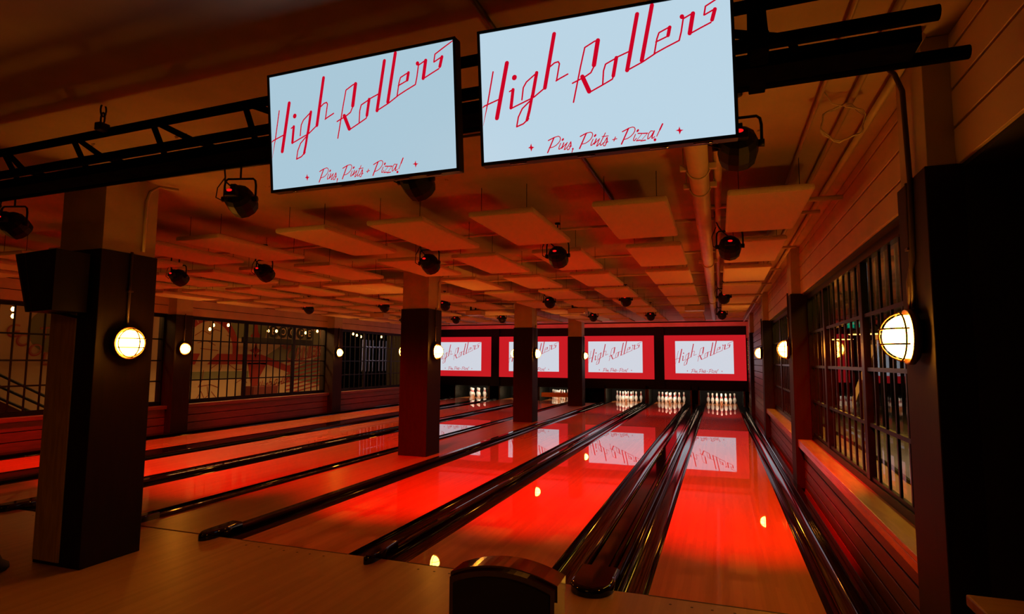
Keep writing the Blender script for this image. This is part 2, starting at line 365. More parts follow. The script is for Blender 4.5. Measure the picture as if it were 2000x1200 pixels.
# left wall
LP = [(-5.4, -4.98), (-.28, .14), (4.88, 5.30), (10.10, 10.52), (15.3, 15.7)]
wl = MB(); wl.box(-10.9, -10.74, -9, 15.65, -.1, .5); wl.box(-10.9, -10.72, -9, 15.65, 2.42, CEIL); wl.box(-11.9, -11.75, 15.3, 20.4, -.1, CEIL); wl.box(-11.75, -10.9, 15.3, 15.4, -.1, CEIL)
wall_left = struct(wl.build('wall_left', M['mattblack']))
b = MB(); boards(b, -10.72, -9, 15.5, 2.43, CEIL, .18, .02, 1); b.build('upper_boards', M['paint'], wall_left)
b = MB(); boards(b, -10.74, -9, 15.5, .02, .5, .16, .12, 1); b.build('lower_boards', M['boards'], wall_left)
for i, (y0, y1) in enumerate(((-9, -5.4), (-4.98, -.28), (.14, 4.88), (5.30, 10.10), (10.52, 15.3))):
    t = MB(); t.box(-10.8, -10.56, y0, y1, .50, .57, .006); struct(t.build('trim_%d' % (i + 3), M['boards']))
for i, (y0, y1, mu) in enumerate(((-4.98, -.28, (-3.4, -1.8)), (.12, 4.9, (1.7, 3.3)), (5.28, 10.12, (7.08, 8.76)), (10.5, 15.32, (12.1, 13.7)))):
    window('window_%d' % (i + 3), -10.76, y0, y1, .57, 2.43, mu, .24, (.64, 1.06, 1.475, 1.91), -1)

# back wall with the white beam, black masking and pit
wb = MB(); wb.box(-16, 8, 20.2, 20.4, -.1, CEIL)
wall_back = struct(wb.build('wall_back', M['pit']))
mk = MB(); mk.box(-11.7, .93, 18.1, 18.14, .50, 2.80)
struct(mk.build('wall_masking', M['mask']))
bm_ = MB(); bm_.box(-11.7, .95, 17.86, 18.1, 2.79, 2.93, .004); struct(bm_.build('trim_8', M['paint']))
bm_ = MB(); bm_.box(.88, .95, 17.8, 18.1, 2.36, 2.79, .004); struct(bm_.build('trim_9', M['paint']))
rear = MB(); rear.box(-16, 8, -9.15, -9, 0, CEIL); struct(rear.build('wall_rear', M['mattblack']))
lf = MB(); lf.box(-16, -15.9, -9, 20.4, 0, CEIL); struct(lf.build('wall_far_left', M['mattblack']))
rf = MB(); rf.box(8, 8.1, -9, 20.4, 0, CEIL); struct(rf.build('wall_far_right', M['mattblack']))

# ================================================================= pillars
ORD = ['nearest', 'second', 'third', 'farthest']
def pillar(name, x0, x1, y0, y1, zs, label, group, left_mat=None):
    cx, cy = (x0 + x1) / 2, (y0 + y1) / 2
    t = thing(name, label, 'pillar', (cx, cy, 0), group)
    hx, hy = (x1 - x0) / 2, (y1 - y0) / 2
    m = MB(); m.box(-hx, hx, -hy, hy, 0, zs, .005); o = m.build('wood_cladding', M['clad'], t)
    m = MB(); m.box(-hx + .015, hx - .015, -hy + .015, hy - .015, zs, CEIL - .002, .003); m.build('painted_shaft', M['pillarpaint'], t)
    return t
for i, (yc, lab) in enumerate(((-.74, 'big dark wood-clad pillar nearest the camera at the left'), (4.56, 'dark wood-clad pillar with two cage lamps, second along the middle walkway'),
                               (10.12, 'slim-looking dark pillar third along the middle walkway, before the second screen'), (15.75, 'farthest dark pillar of the middle walkway, beside the right-hand screens'))):
    p = pillar('pillar', -4.93, -4.43, yc - .235, yc + .235, 2.35, lab, 'pillars down the middle walkway')
    if i == 0: # weathered boards, colour lightened for the warm light on these faces
        q = MB(); q.box(-.262, -.246, -.2, .2, .03, 2.0); q.build('lit_weathered_board', M['clad2'], p)
        q = MB(); q.box(-.235, .04, -.247, -.236, .03, 2.0); q.build('lit_weathered_board', M['clad2'], p)
for i, (y0, y1) in enumerate(RP):
    pillar('pillar', .81, 1.10, y0, y1, 2.38, 'dark wood-clad wall pillar along the right windows, %s from the camera' % ORD[i], 'pillars along the right wall')
for i, (y0, y1) in enumerate(LP):
    pillar('pillar', -10.92, -10.46, y0, y1, 2.42, 'dark wood-clad left-wall pillar, %s' % ['first, out of view', 'first seen left of the big pillar', 'second, right behind the big pillar', 'third, beside the last window', 'farthest'][i], 'pillars along the left wall')

# ================================================================= cage lamps
def cage_lamp(label):
    """faces +x; wall plate at x = 0"""
    t = thing('cage_wall_lamp', label, 'wall lamp', (0, 0, 0), 'round cage lamps on the pillars')
    X = Ry(PI / 2)
    m = MB(); m.lathe([(0, 0), (.075, 0), (.075, .012), (.112, .012), (.128, .024), (.128, .050), (.122, .052), (.106, .036), (0, .036)], 28, X); m.build('backplate', M['brass'], t)
    m = MB(); m.lathe([(.100, .036)] + [(.100 * math.cos(a), .05 + .092 * math.sin(a)) for a in [PI / 2 * k / 9 for k in range(0, 9)]] + [(0, .142)], 28, X); m.build('glass_globe', M['globe'], t)
    for k, (ca, sa) in enumerate(((0, 1), (1, 0))):
        for off in ((-.035, .035) if ca else (-.0,)):
            pts = []
            for j in range(13):
                a = PI * j / 12; R = math.sqrt(max(.110 ** 2 - off ** 2, 0)); u = R * math.cos(a); x = .06 + .098 * math.sin(a) * R / .110
                pts.append((x, u, off) if ca else (x, off, u))
            c = MB(); c.tube(pts, .0042, 6); c.build('guard_wire', M['brass'], t)
    c = MB(); c.tube([(.075, .112 * math.cos(2 * PI * j / 24), .112 * math.sin(2 * PI * j / 24)) for j in range(24)], .004, 6, closed=True); c.build('guard_ring', M['brass'], t)
    m = MB(); m.tube([(.012, 0, .1), (.012, 0, .72)], .010, 8); m.tube([(.014, 0, .1), (.02, 0, .13)], .014, 8); m.box(0, .03, -.02, .02, .40, .412); m.build('lamp_conduit', M['darkconduit'], t)
    return t
proto = None
for (x, y, z, rz, lab) in (
    (-4.43, -.74, 1.64, 0, 'round cage lamp glowing on the right face of the big near pillar'),
    (-4.43, 4.56, 1.66, 0, 'round cage lamp on the right face of the second middle pillar'),
    (-4.93, 4.56, 1.66, PI, 'cage lamp peeking out from the left face of the second middle pillar'),
    (-4.43, 10.12, 1.70, 0, 'small cage lamp on the right face of the third middle pillar'),
    (-4.93, 10.12, 1.70, PI, 'small cage lamp on the left face of the third middle pillar'),
    (-4.43, 15.75, 1.70, 0, 'tiny cage lamp on the farthest middle pillar, right face'),
    (-10.46, 5.09, 1.72, 0, 'round cage lamp on the left-wall pillar just right of the big pillar'),
    (-10.46, 10.31, 1.72, 0, 'round cage lamp on the left-wall pillar beside the last window'),
    (-10.46, -.07, 1.72, 0, 'cage lamp on the left-wall pillar hidden behind the big pillar'),
    (.81, -.91, 1.645, PI, 'large round cage lamp on the nearest right-wall pillar'),
    (.81, 4.19, 1.69, PI, 'cage lamp on the second right-wall pillar'),
    (.81, 9.21, 1.71, PI, 'small cage lamp on the third right-wall pillar')):
    c = cage_lamp(lab) if proto is None else copy_tree(proto)
    if proto is None: proto = c
    relabel(c, lab, (x, y, z)); c.rotation_euler = (0, 0, rz)
for (x, y, z0) in ((-4.425, -.64, 2.36), (-4.425, 4.66, 2.36), (-4.425, 10.2, 2.36)):
    m = MB(); m.tube([(x, y, z0 + .02), (x, y, 2.80), (x + .02, y + .01, 2.88), (x + .06, y + .06, 2.93), (x + .10, y + .2, 2.94)], .012, 8)
    tag(m.build('conduit_pipe', M['conduit']), 'thin painted conduit running up the %s' % {-.64: 'big near pillar into the ceiling', 4.66: 'second middle pillar to the ceiling', 10.2: 'third middle pillar to the ceiling'}[y], 'pipe', 'conduits on the pillars')
m = MB(); m.tube([(.80, -.86, 1.75), (.795, -.87, 1.9), (.80, -.93, 2.0), (.80, -.95, 2.36), (.79, -.95, 2.8), (.76, -.96, 2.88), (.70, -.98, 2.94), (.5, -1.0, 2.95)], .012, 8)
tag(m.build('cable_conduit', M['darkconduit']), 'dark conduit bending from the ceiling down the nearest right-wall pillar', 'pipe')

# ================================================================= lanes
LN = [('rightmost lane', 0.0), ('second lane from the right', -1.783), ('third lane from the right', -3.372),
      ('fourth lane from the right', -5.97), ('fifth lane from the right', -7.63), ('leftmost lane', -9.59)]
Lw = .527
def gutter_profile(x0, x1):
    c = (x0 + x1) / 2; r = (x1 - x0) / 2
    return [(x0, -.004)] + [(c + r * math.cos(a), -.012 + .085 * math.sin(a)) for a in [PI + PI * k / 14 for k in range(15)]] + [(x1, -.004)]
for name, cx in LN:
    t = thing('bowling_lane', 'long glossy maple bowling lane glowing red, the ' + name, 'bowling lane', (cx, 0, 0), 'bowling lanes')
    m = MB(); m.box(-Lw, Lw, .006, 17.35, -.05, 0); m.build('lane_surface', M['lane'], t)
    m = MB(); m.box(-Lw, Lw, 17.35, 19.35, -.05, 0.0); m.build('pin_deck', M['deck'] if 'deck' in M else M['lane'], t)
    a = MB()
    for k in range(-3, 4):
        x = k * .125; y = 4.85 - abs(k) * .16
        a.poly([(x - .018, y - .07), (x + .018, y - .07), (x, y + .07)], lambda q: (q[0], q[1], .0008))
    for s in (-1, 1):
        g = MB(); x0, x1 = (Lw, Lw + .225) if s > 0 else (-Lw - .225, -Lw)
        g.open_sheet(gutter_profile(x0, x1), 'y', .0, 19.35); g.build('gutter', M['gutter'], t)
def cap(label, x0, x1, h=.035, nose=.16, y1=17.8, wide=False):
    """rounded capping between gutters with a nose over the foul line"""
    cx = (x0 + x1) / 2; hw = (x1 - x0) / 2; t = thing('lane_capping', label, 'lane capping', (cx, 0, 0), 'black cappings between the gutters')
    r = min(.03, hw * .9)
    prof = [(-hw, -.12), (-hw, h - r)] + [(-hw + r - r * math.cos(a), h - r + r * math.sin(a)) for a in [PI / 2 * k / 5 for k in range(1, 6)]] + \
           [(hw - r + r * math.sin(a), h - r + r * math.cos(a)) for a in [PI / 2 * k / 5 for k in range(0, 6)]] + [(hw, -.12)]
    m = MB(); m.extr(prof, 'y', 0, y1); m.build('cap_body', M['cap'], t)
    n = MB()
    out = [(hw * math.cos(a), -nose * abs(math.sin(a)) ** .8) for a in [PI * k / 14 for k in range(15)]]
    out = [(hw, .25)] + out + [(-hw, .25)]
    hz = h + .035
    lay = [(1.0, 0.001), (1.0, hz * .6), (.95, hz * .85), (.85, hz)]
    rings = [[n.bm.verts.new((x * s, (y if y > 0 else y * s), z)) for x, y in out] for s, z in lay]
    for A, B in zip(rings[:-1], rings[1:]):
        for i in range(len(A)): n._mark([n.bm.faces.new((A[i], A[(i + 1) % len(A)], B[(i + 1) % len(A)], B[i]))], True)
    n._mark([n.bm.faces.new(rings[-1])]); n.build('cap_nose', M['cap'], t)
    return t
cap('wide black ball-return capping between the two rightmost lanes', -1.035, -.748, .03, .19)
cap('narrow black capping between the second and third lanes from the right', -2.625, -2.535, .03)
cap('narrow black capping between the third lane and the wooden walkway', -4.25, -4.127, .03)
cap('black capping on the left edge of the wooden walkway beside the fourth lane', -5.22, -5.13, .03)
cap('narrow black capping between the fourth and fifth lanes', -6.87, -6.725, .03)
cap('wide black capping between the two leftmost lanes', -8.84, -8.385, .03, .19)
for x0, x1, lab in ((.752, .835, 'black capping strip along the foot of the right wall'), (-10.6, -10.345, 'black capping strip along the foot of the left wall')):
    m = MB(); m.box(x0, x1, 0, 17.8, -.12, .045, .012); tag(m.build('edge_capping', M['cap']), lab, 'lane capping')
m = MB(); m.extr([(-.95, .03), (-.84, .03), (-.845, .045), (-.945, .045)], 'y', .3, 17.6)
for x in (-.99, -.80):
    m.tube([(x, .25, .035), (x, 17.6, .035)], .012, 8)
tag(m.build('ball_track_cover', M['cap']), 'glossy ridged cover over the ball track between the two rightmost lanes', 'track cover')

# pins
prof = [(0, 0), (.0258, 0), (.0285, .006), (.036, .03), (.050, .075), (.0605, .115), (.0600, .13), (.056, .16), (.044, .195), (.031, .225), (.0245, .247), (.0232, .256), (.0228, .264), (.0236, .274), (.0262, .290), (.030, .315), (.0323, .342), (.031, .358), (.026, .371), (.017, .379), (0, .3815)]
pm = MB(); pm.lathe(prof, 16, marks={10: 1, 13: 1, 9: 1}); P0 = pm.build('bowling_pin', [M['pin'], M['pinred']])
rows = [('head pin', 0, 0)] + [('%s of the second row' % s, 1, k) for s, k in (('left', -1), ('right', 1))] + [('%s of the third row' % s, 2, k) for s, k in (('left', -2), ('centre', 0), ('right', 2))] + \
       [('%s of the back row' % s, 3, k) for s, k in (('far left', -3), ('inner left', -1), ('inner right', 1), ('far right', 3))]
first = True
for name, cx in LN:
    for lab, r, k in rows:
        o = P0 if first else P0.copy()
        if not first: COL.objects.link(o)
        first = False
        o.location = (cx + k * .1524, 18.29 + r * .264, 0)
        tag(o, 'white pin with red neck, %s, %s' % (lab, name.split(',')[0]), 'bowling pin', 'pins racked on the ' + name.split(',')[0])

# pin machines: side cheeks, deck lamp, sweep
for i, (name, cx) in enumerate(LN):
    t = thing('pinsetter', 'dark pinsetter bay behind the pins of the ' + name.split(',')[0], 'pinsetter', (cx, 18.2, 0), 'pinsetters under the screens')
    for s in (-1, 1):
        m = MB(); m.box(s * .76 - .02, s * .76 + .02, -.1, 1.4, -.1, .62); m.build('side_panel', M['machine'], t)
        m = MB(); m.tube([(s * .73, -.12, .02), (s * .73, -.12, .46)], .012, 8); m.tube([(s * .73, -.12, .46), (s * .73, .3, .46)], .012, 8); m.build('sweep_arm', M['machine'], t)
    m = MB(); m.box(-.74, .74, 1.3, 1.34, -.1, .7); m.build('pit_cushion', M['pit'], t)
    m = MB(); m.box(-.74, .74, .0, 1.3, .70, .74); m.build('pin_table', M['machine'], t)
    lt = lamp('deck_lamp', 'AREA', (0, -.02, .545), (1, .86, .62), 10, 1.2, parent=t, size_y=.05, rot=(math.radians(35), 0, 0))
    if i == 3:
        m = MB(); m.box(-.62, .62, -.24, -.22, .13, .30); q = m.build('sweep_board', M['sweep'], t)
        text_mesh('Brunswick', .15, M['sweeptext'], Tr(.05, -.245, .215) @ Rx(PI / 2), 'sweep_lettering', q)

# ================================================================= projection screens
LOGO=[(.0086,[(.0955,.6923),(.0464,.4636),(-.001,.2885)]),(.0086,[(-.0059,.427),(.0192,.4382),(.1444,.4768)]),(.0209,[(.2057,.7436),(.1132,.3311)]),(.0245,[(.2605,.6255),(.2587,.6206)]),(.0086,[(.2184,.5215),(.246,.5332)]),(.016,[(.246,.5332),(.225,.3951)]),(.0086,[(.2216,.3891),(.3212,.424),(.4036,.4529),(.4878,.5104)]),(.0086,[(.3109,.4447),(.3253,.5365),(.3503,.5754),(.4352,.6362)]),(.0167,[(.4305,.6343),(.3931,.4633)]),(.0147,[(.39,.4637),(.3658,.3581),(.3444,.2865)]),(.0086,[(.3573,.2952),(.3152,.2618),(.2641,.2459)]),(.0086,[(.2641,.2459),(.2794,.3174),(.3116,.3777),(.3812,.4355)]),(.0188,[(.5712,.9046),(.4878,.5104)]),(.0086,[(.5239,.6574),(.5662,.6866),(.5937,.6912),(.6022,.6748),(.5765,.5524)]),(.0086,[(.5733,.5504),(.5965,.5622),(.6608,.5882)]),(.0086,[(.7908,.7646),(.7564,.6329),(.6948,.3732)]),(.0086,[(.7908,.7646),(.8625,.799),(.8873,.8011)]),(.0209,[(.8859,.8014),(.8517,.6249)]),(.0086,[(.8592,.63),(.8278,.5727),(.7828,.5481),(.6926,.5148)]),(.0209,[(.7653,.5531),(.811,.4362)]),(.0086,[(.8107,.4288),(.9114,.4719),(.9772,.5019),(.9928,.5364)]),(.0086,[(.9086,.4747),(.918,.5719),(.9341,.6187),(1.0186,.6549)]),(.0172,[(1.0114,.6536),(.9852,.5253)]),(.0086,[(1.0187,.6574),(1.1075,.6862)]),(.0188,[(1.1661,.9445),(1.0827,.5502)]),(.0086,[(1.0798,.5482),(1.192,.5945),(1.2764,.6393)]),(.0188,[(1.2689,.9888),(1.1855,.6051)]),(.0086,[(1.2723,.6399),(1.294,.7443),(1.3091,.7838),(1.3821,.8132)]),(.016,[(1.382,.8109),(1.3691,.7535)]),(.0086,[(1.3662,.7492),(1.2863,.7216)]),(.0086,[(1.2695,.6379),(1.3525,.6727),(1.4411,.706)]),(.0086,[(1.4411,.706),(1.4567,.765),(1.4735,.8568)]),(.0196,[(1.4648,.8725),(1.4659,.8676)]),(.0086,[(1.4734,.8544),(1.534,.8815)]),(.0188,[(1.5379,.8808),(1.5117,.744)]),(.0086,[(1.5115,.7405),(1.5823,.7697),(1.6509,.7966)]),(.0167,[(1.6801,.8847),(1.6593,.8126)]),(.0086,[(1.6775,.8851),(1.6116,.856)]),(.0086,[(1.609,.8565),(1.6204,.9153),(1.6929,.9522),(1.7775,.992)]),(.0073,[(.4996,.1124),(.5247,.1226),(.5497,.1314)]),(.0056,[(.5497,.1314),(.5743,.1358),(.5862,.1286),(.5897,.1165),(.5866,.1022),(.5753,.086),(.5531,.0681),(.5344,.0599),(.5127,.0565)]),(.0085,[(.5418,.128),(.4912,.0221)]),(.0056,[(.5903,.0813),(.577,.0537),(.5749,.0393),(.5794,.0373),(.5951,.0487)]),(.0113,[(.6098,.1106),(.604,.1031)]),(.0073,[(.6131,.0816),(.5963,.0427)]),(.0056,[(.5995,.0453),(.6372,.0789)]),(.0056,[(.6389,.0816),(.6191,.0431),(.614,.0306),(.6216,.0312),(.6374,.0469)]),(.0056,[(.6373,.044),(.6645,.083)]),(.0073,[(.6645,.083),(.6652,.0641),(.6584,.0445)]),(.0056,[(.6584,.0445),(.6487,.0282),(.6396,.0263),(.6369,.0353)]),(.0056,[(.6527,.051),(.6692,.0506)]),(.0107,[(.6779,.0308),(.6772,.0274)]),(.0056,[(.6772,.0279),(.6703,.0055)]),(.0073,[(.7345,.1138),(.7602,.1251),(.7842,.1337)]),(.0056,[(.7842,.1337),(.8078,.1366),(.8207,.1307),(.8245,.1174),(.8195,.1008),(.8085,.0849),(.7903,.0699),(.7692,.0594),(.7484,.056)]),(.0085,[(.7782,.1316),(.7264,.0254)]),(.0056,[(.826,.0829),(.81,.0504),(.8081,.0392),(.8154,.0398),(.8306,.0538)]),(.0113,[(.8447,.1115),(.838,.1038)]),(.0073,[(.8493,.083),(.8317,.0451)]),(.0056,[(.8333,.0477),(.8724,.0803)]),(.0056,[(.8725,.0817),(.8533,.0398),(.8485,.0289),(.8559,.0309),(.871,.0463)]),(.0056,[(.9145,.1179),(.8769,.0485),(.8748,.033),(.882,.0322),(.9,.0486)]),(.0056,[(.8904,.0938),(.9336,.0943)]),(.0056,[(.8998,.043),(.9245,.0827)]),(.0073,[(.9259,.0825),(.925,.0628),(.9185,.0437)]),(.0056,[(.9185,.0437),(.9091,.0249),(.9004,.0245),(.8965,.0348)]),(.0056,[(.9143,.047),(.9317,.0507)]),(.0056,[(.9636,.0625),(.9936,.066)]),(.0056,[(.9843,.0798),(.9717,.0517)]),(.0073,[(1.0337,.1119),(1.0595,.1227),(1.0823,.1325)]),(.0056,[(1.0823,.1325),(1.1047,.1367),(1.117,.1323),(1.1221,.1206),(1.1186,.1043),(1.1082,.0888),(1.0908,.0714),(1.0679,.0587),(1.0453,.0543)]),(.0085,[(1.0765,.129),(1.0243,.0231)]),(.0056,[(1.1232,.0814),(1.1095,.0524),(1.1075,.0387),(1.1143,.0365),(1.1289,.0529)]),(.0118,[(1.1424,.1097),(1.1371,.1026)]),(.0073,[(1.1414,.0862),(1.1701,.0827)]),(.0034,[(1.1701,.0827),(1.1281,.0349)]),(.0073,[(1.1281,.0349),(1.1544,.036)]),(.0073,[(1.1756,.082),(1.2056,.0798)]),(.0034,[(1.2056,.0798),(1.1583,.03)]),(.0073,[(1.1583,.03),(1.1899,.0319)]),(.0056,[(1.2428,.0905),(1.2293,.0935),(1.2151,.0787),(1.2074,.0575),(1.2052,.0384),(1.2134,.0402),(1.2305,.0575),(1.248,.0857)]),(.0073,[(1.2522,.0907),(1.2358,.0541),(1.2338,.0405)]),(.0056,[(1.2338,.0405),(1.2406,.0398),(1.2532,.0493)]),(.009,[(1.3092,.133),(1.2887,.093)]),(.0056,[(1.2887,.093),(1.2667,.0504)]),(.013,[(1.2542,.0285),(1.2534,.0245)])]
STARS=[[(.3695,.1067),(.3749,.0823),(.3934,.0743),(.3774,.0672),(.3685,.0444),(.3617,.0689),(.3445,.0753),(.3606,.0824)],[(1.4197,.1013),(1.426,.0775),(1.4468,.0736),(1.4295,.0662),(1.4193,.0431),(1.4138,.0681),(1.3931,.0747),(1.413,.0804)]]
def lettering(fr, m, name, parent, sc, dz):
    """the script logo and its line below, drawn as flat strokes; fr maps picture units to 3-D"""
    n = len(LOGO); nl = 39
    for nm, lo, hi, k in (('logo_' + name, 0, nl, 1.3), ('tagline_' + name, nl, n, sc)):
        b = MB()
        for wd, pts in LOGO[lo:hi]: b.stroke(pts, wd * (k * 1.18 if wd > .012 else k), fr)
        b.build(nm, m, parent, recalc=False)
    for s in STARS:
        b = MB(); b.poly(s, fr); b.build('star_' + name, m, parent, recalc=False)
def proj_screen(x0, x1, ix0, ix1, lab):
    t = thing('projection_screen', lab, 'screen', ((x0 + x1) / 2, 18.06, .87), 'wide red projection screens over the pins')
    c = (x0 + x1) / 2; Y = 18.0 - 18.06; zb, zt, iz0, iz1 = .87 - .87, 2.475 - .87, 1.105 - .87, 2.265 - .87
    m = MB(); m.box(x0 - c, x1 - c, Y, Y + .04, zb, zt); m.build('screen_board', M['scrred'], t)
    m = MB(); m.box(ix0 - c, ix1 - c, Y - .004, Y, iz0, iz1); p = m.build('projected_picture', M['scrwhite'], t)
    W = ix1 - ix0; H = iz1 - iz0
    lettering(lambda q: (ix0 - c + max(0, q[0]) / 1.7778 * W, Y - .006, iz0 + q[1] * H), M['scrlet'], 'lettering', p, 1.5, 0)
proj_screen(-1.93, .85, -1.54, .44, 'rightmost projection screen, red with white picture, over the rightmost lanes')
proj_screen(-5.12, -2.295, -4.74, -2.71, 'second projection screen from the right, red margin around white picture')
proj_screen(-8.37, -5.507, -7.95, -5.897, 'third projection screen from the right, partly behind the third middle pillar')
proj_screen(-11.56, -8.73, -11.17, -9.145, 'leftmost projection screen, partly behind the second middle pillar')
for x, lab in ((-2.11, 'right'), (-5.32, 'middle'), (-8.55, 'left')):
    m = MB(); m.box(x - .17, x + .17, 18.02, 18.1, .5, 2.79); tag(m.build('masking_post', M['mask']), 'black upright between two projection screens, the %s one' % lab, 'upright', 'uprights between the screens')
m = MB(); m.box(.90, .925, 17.95, 18.0, 1.23, 2.25); tag(m.build('light_strip', M['strip']), 'thin vertical yellowish light strip right of the last projection screen', 'light strip')

# ================================================================= the two television screens
def television(lab, loc, yaw, tilt, roll, W, pic):
    t = thing('television', lab, 'television', loc, 'televisions hanging from the truss'); H = W * 9 / 16
    t.rotation_mode = 'QUATERNION'
    rv = Vector((math.cos(yaw), math.sin(yaw), 0)); nv = Vector((math.sin(yaw) * math.cos(tilt), -math.cos(yaw) * math.cos(tilt), -math.sin(tilt))); uv = nv.cross(rv)
    if uv.z < 0: uv = -uv
    r2 = rv * math.cos(roll) + uv * math.sin(roll); u2 = uv * math.cos(roll) - rv * math.sin(roll)
    R = Matrix(((r2.x, -nv.x, u2.x), (r2.y, -nv.y, u2.y), (r2.z, -nv.z, u2.z)))   # local x right, local -y to the viewer, z up
    t.rotation_quaternion = R.to_quaternion()
    bz = .010
    m = MB(); m.box(-W / 2, W / 2, .004, .045, -H / 2, H / 2, .004); m.box(-W * .32, W * .32, .045, .085, -H * .35, H * .3, .01); m.build('housing', M['black'], t)
    m = MB()
    for a in ((-W / 2, W / 2, -H / 2, -H / 2 + bz * 1.2), (-W / 2, W / 2, H / 2 - bz, H / 2), (-W / 2, -W / 2 + bz, -H / 2, H / 2), (W / 2 - bz, W / 2, -H / 2, H / 2)): m.box(a[0], a[1], -.004, .01, a[2], a[3])
    m.build('bezel', M['black'], t)
    m = MB(); m.box(-W / 2 + bz, W / 2 - bz, 0, .004, -H / 2 + bz, H / 2 - bz); p = m.build('picture', pic, t)
    w2, h2 = W - 2 * bz, H - 2.2 * bz
    lettering(lambda q: (-W / 2 + bz + min(max(q[0], .003), 1.775) / 1.7778 * w2, -.0008, -H / 2 + bz * 1.2 + q[1] * h2), M['tvred'], 'lettering', p, 1.15, 0)
    m = MB(); m.box(-.06, .06, .085, .2, -.10, .14, .004); m.tube([(0, .2, .05), (0, .2, .30)], .02, 8); m.build('mounting_arm', M['black'], t)
    for k in (-.38, -.1, .18, .34):
        m = MB(); m.tube([(k * W, .01, -H / 2 - .001), (k * W + .07 * W, .01, -H / 2 - .001)], .003, 6); m.build('edge_clip', M['chrome'], t)
    return t
television('left television showing red script lettering on pale blue', (-1.412, -2.106, 2.489), -.025, .108, -.002, .9, M['tvpic'])
television('right television, the larger-looking one nearest the right wall, red script on pale blue', (-.427, -2.083, 2.507), .055, .082, .019, .9, M['tvpic2'])

# ================================================================= lighting truss
TA = -.030
t = thing('lighting_truss', 'long black triangular lighting truss hung by chain under the ceiling', 'truss', (0, -1.68, 2.6))
t.rotation_euler = (0, 0, TA)
for nm, y, z, xe in (('chord', 0, 0, .79), ('chord', -.31, 0, .62), ('chord', -.155, .23, .80)):
    m = MB(); m.tube([(-8.2, y, z), (xe, y, z)], .024, 10); m.build(nm, M['truss'], t)
X0 = -7.69
m = MB()
for k in range(13):
    x = X0 + k * .67
    if x > .3: break
    m2 = MB(); m2.tube([(x, -.155, .23), (x - .03, 0, 0)], .016, 8); m2.build('lacing_bar', M['truss'], t)
    m2 = MB(); m2.tube([(x + .03, -.155, .23), (x + .52, -.31, 0)], .016, 8); m2.build('lacing_bar', M['truss'], t)
    m2 = MB(); m2.tube([(x + .52, -.31, 0), (x + .62, 0, 0)], .014, 8); m2.build('lacing_bar', M['truss'], t)
m2 = MB(); m2.box(.08, .14, -.335, .025, -.03, .03, .004); m2.tube([(.11, -.31, 0), (.11, -.155, .23)], .032, 8); m2.tube([(.11, 0, 0), (.11, -.155, .23)], .032, 8); m2.build('end_plate', M['truss'], t)
m = MB(); m.box(-8.0, .60, -.21, -.07, -.035, .02, .004); m.build('cable_tray', M['truss'], t)
def chain(x, y, z0, z1, lab):
    t = thing('hanging_chain', lab, 'chain', (x, y, z0), 'chains holding the truss'); n = 0; z = 0
    L = z1 - z0; k = max(2, round(L / .05)); h = L / k
    for i in range(k):
        c = MB(); pts = []
        for j in range(14):
            a = 2 * PI * j / 14; u = .016 * math.cos(a); v = (h * .5 + .012) * math.sin(a)
            pts.append((u, 0, h * (i + .5) + v) if i % 2 == 0 else (0, u, h * (i + .5) + v))
        c.tube(pts, .005, 6, closed=True); c.build('link', M['black'], t)
    c = MB(); c.box(-.025, .025, -.03, .03, -.045, .0, .006); c.build('shackle', M['black'], t)
    return t
chain(-3.36, -1.775, 2.865, CEIL, 'short black chain from the ceiling to the truss, left of the televisions')
chain(-5.9, -1.66, 2.86, CEIL, 'short black chain to the truss, out at the left end')
chain(.3, -1.85, 2.86, CEIL, 'short black chain to the truss by the right wall')

# ================================================================= stage spots
def spot(lab):
    t = thing('stage_spotlight', lab, 'spotlight', (0, 0, 0), 'black stage spotlights under the ceiling')
    tilt = Rx(math.radians(-62))            # local +z of the can turned to look down the lane
    A = Matrix.Rotation(math.radians(180 - 62), 4, 'X')
    A = Matrix.Rotation(-math.radians(118), 4, 'X')
    m = MB(); m.lathe([(0, -.085), (.045, -.085), (.062, -.078), (.088, -.055), (.102, -.02), (.104, .05), (.096, .10), (.088, .10)], 12, A, smooth=False); m.build('can', M['black'], t)
    m = MB(); m.lathe([(0, .094), (.088, .094), (.088, .097), (0, .097)], 16, A); m.build('lens', M['lens'], t)
    m = MB(); m.tube([(-.118, 0, 0), (-.118, 0, .10), (-.112, 0, .135), (-.095, 0, .15), (.095, 0, .15), (.112, 0, .135), (.118, 0, .10), (.118, 0, 0)], .008, 6); m.build('yoke', M['black'], t)
    for s in (-1, 1):
        k = MB(); k.lathe([(0, 0), (.02, 0), (.022, .03), (0, .032)], 10, Ry(s * PI / 2) @ Tr(0, 0, .10)); k.build('tilt_knob', M['black'], t)
    k = MB(); k.box(-.045, .045, -.14, -.09, -.012, .034, .006); k.box(-.02, .02, -.10, -.06, .04, .085, .004); k.build('control_box', M['black'], t)
    k = MB(); k.disc((0, .026), .021, lambda q: (q[0], -.1415, q[1]), 14, .5); k.build('led_display', M['led'], t)
    k = MB(); k.tube([(0, 0, .15), (0, 0, .285)], .007, 6); k.lathe([(0, .275), (.03, .275), (.03, .288), (0, .288)], 12); k.build('hanging_rod', M['black'], t)
    k = MB(); k.tube([(-.02, -.09, .07), (-.07, -.08, .11), (-.10, -.03, .16), (-.125, 0, .22), (-.13, .0, .288)], .006, 6); k.tube([(-.09, -.06, -.03), (-.15, -.05, .0), (-.16, -.02, .08), (-.12, 0, .16)], .004, 6); k.build('power_cable', M['black'], t)
    return t
SP = []
XS = [(.07, 0), (-1.72, -1.783), (-3.2, -3.372), (-5.72, -5.97), (-7.15, -7.63), (-8.85, -9.59)]
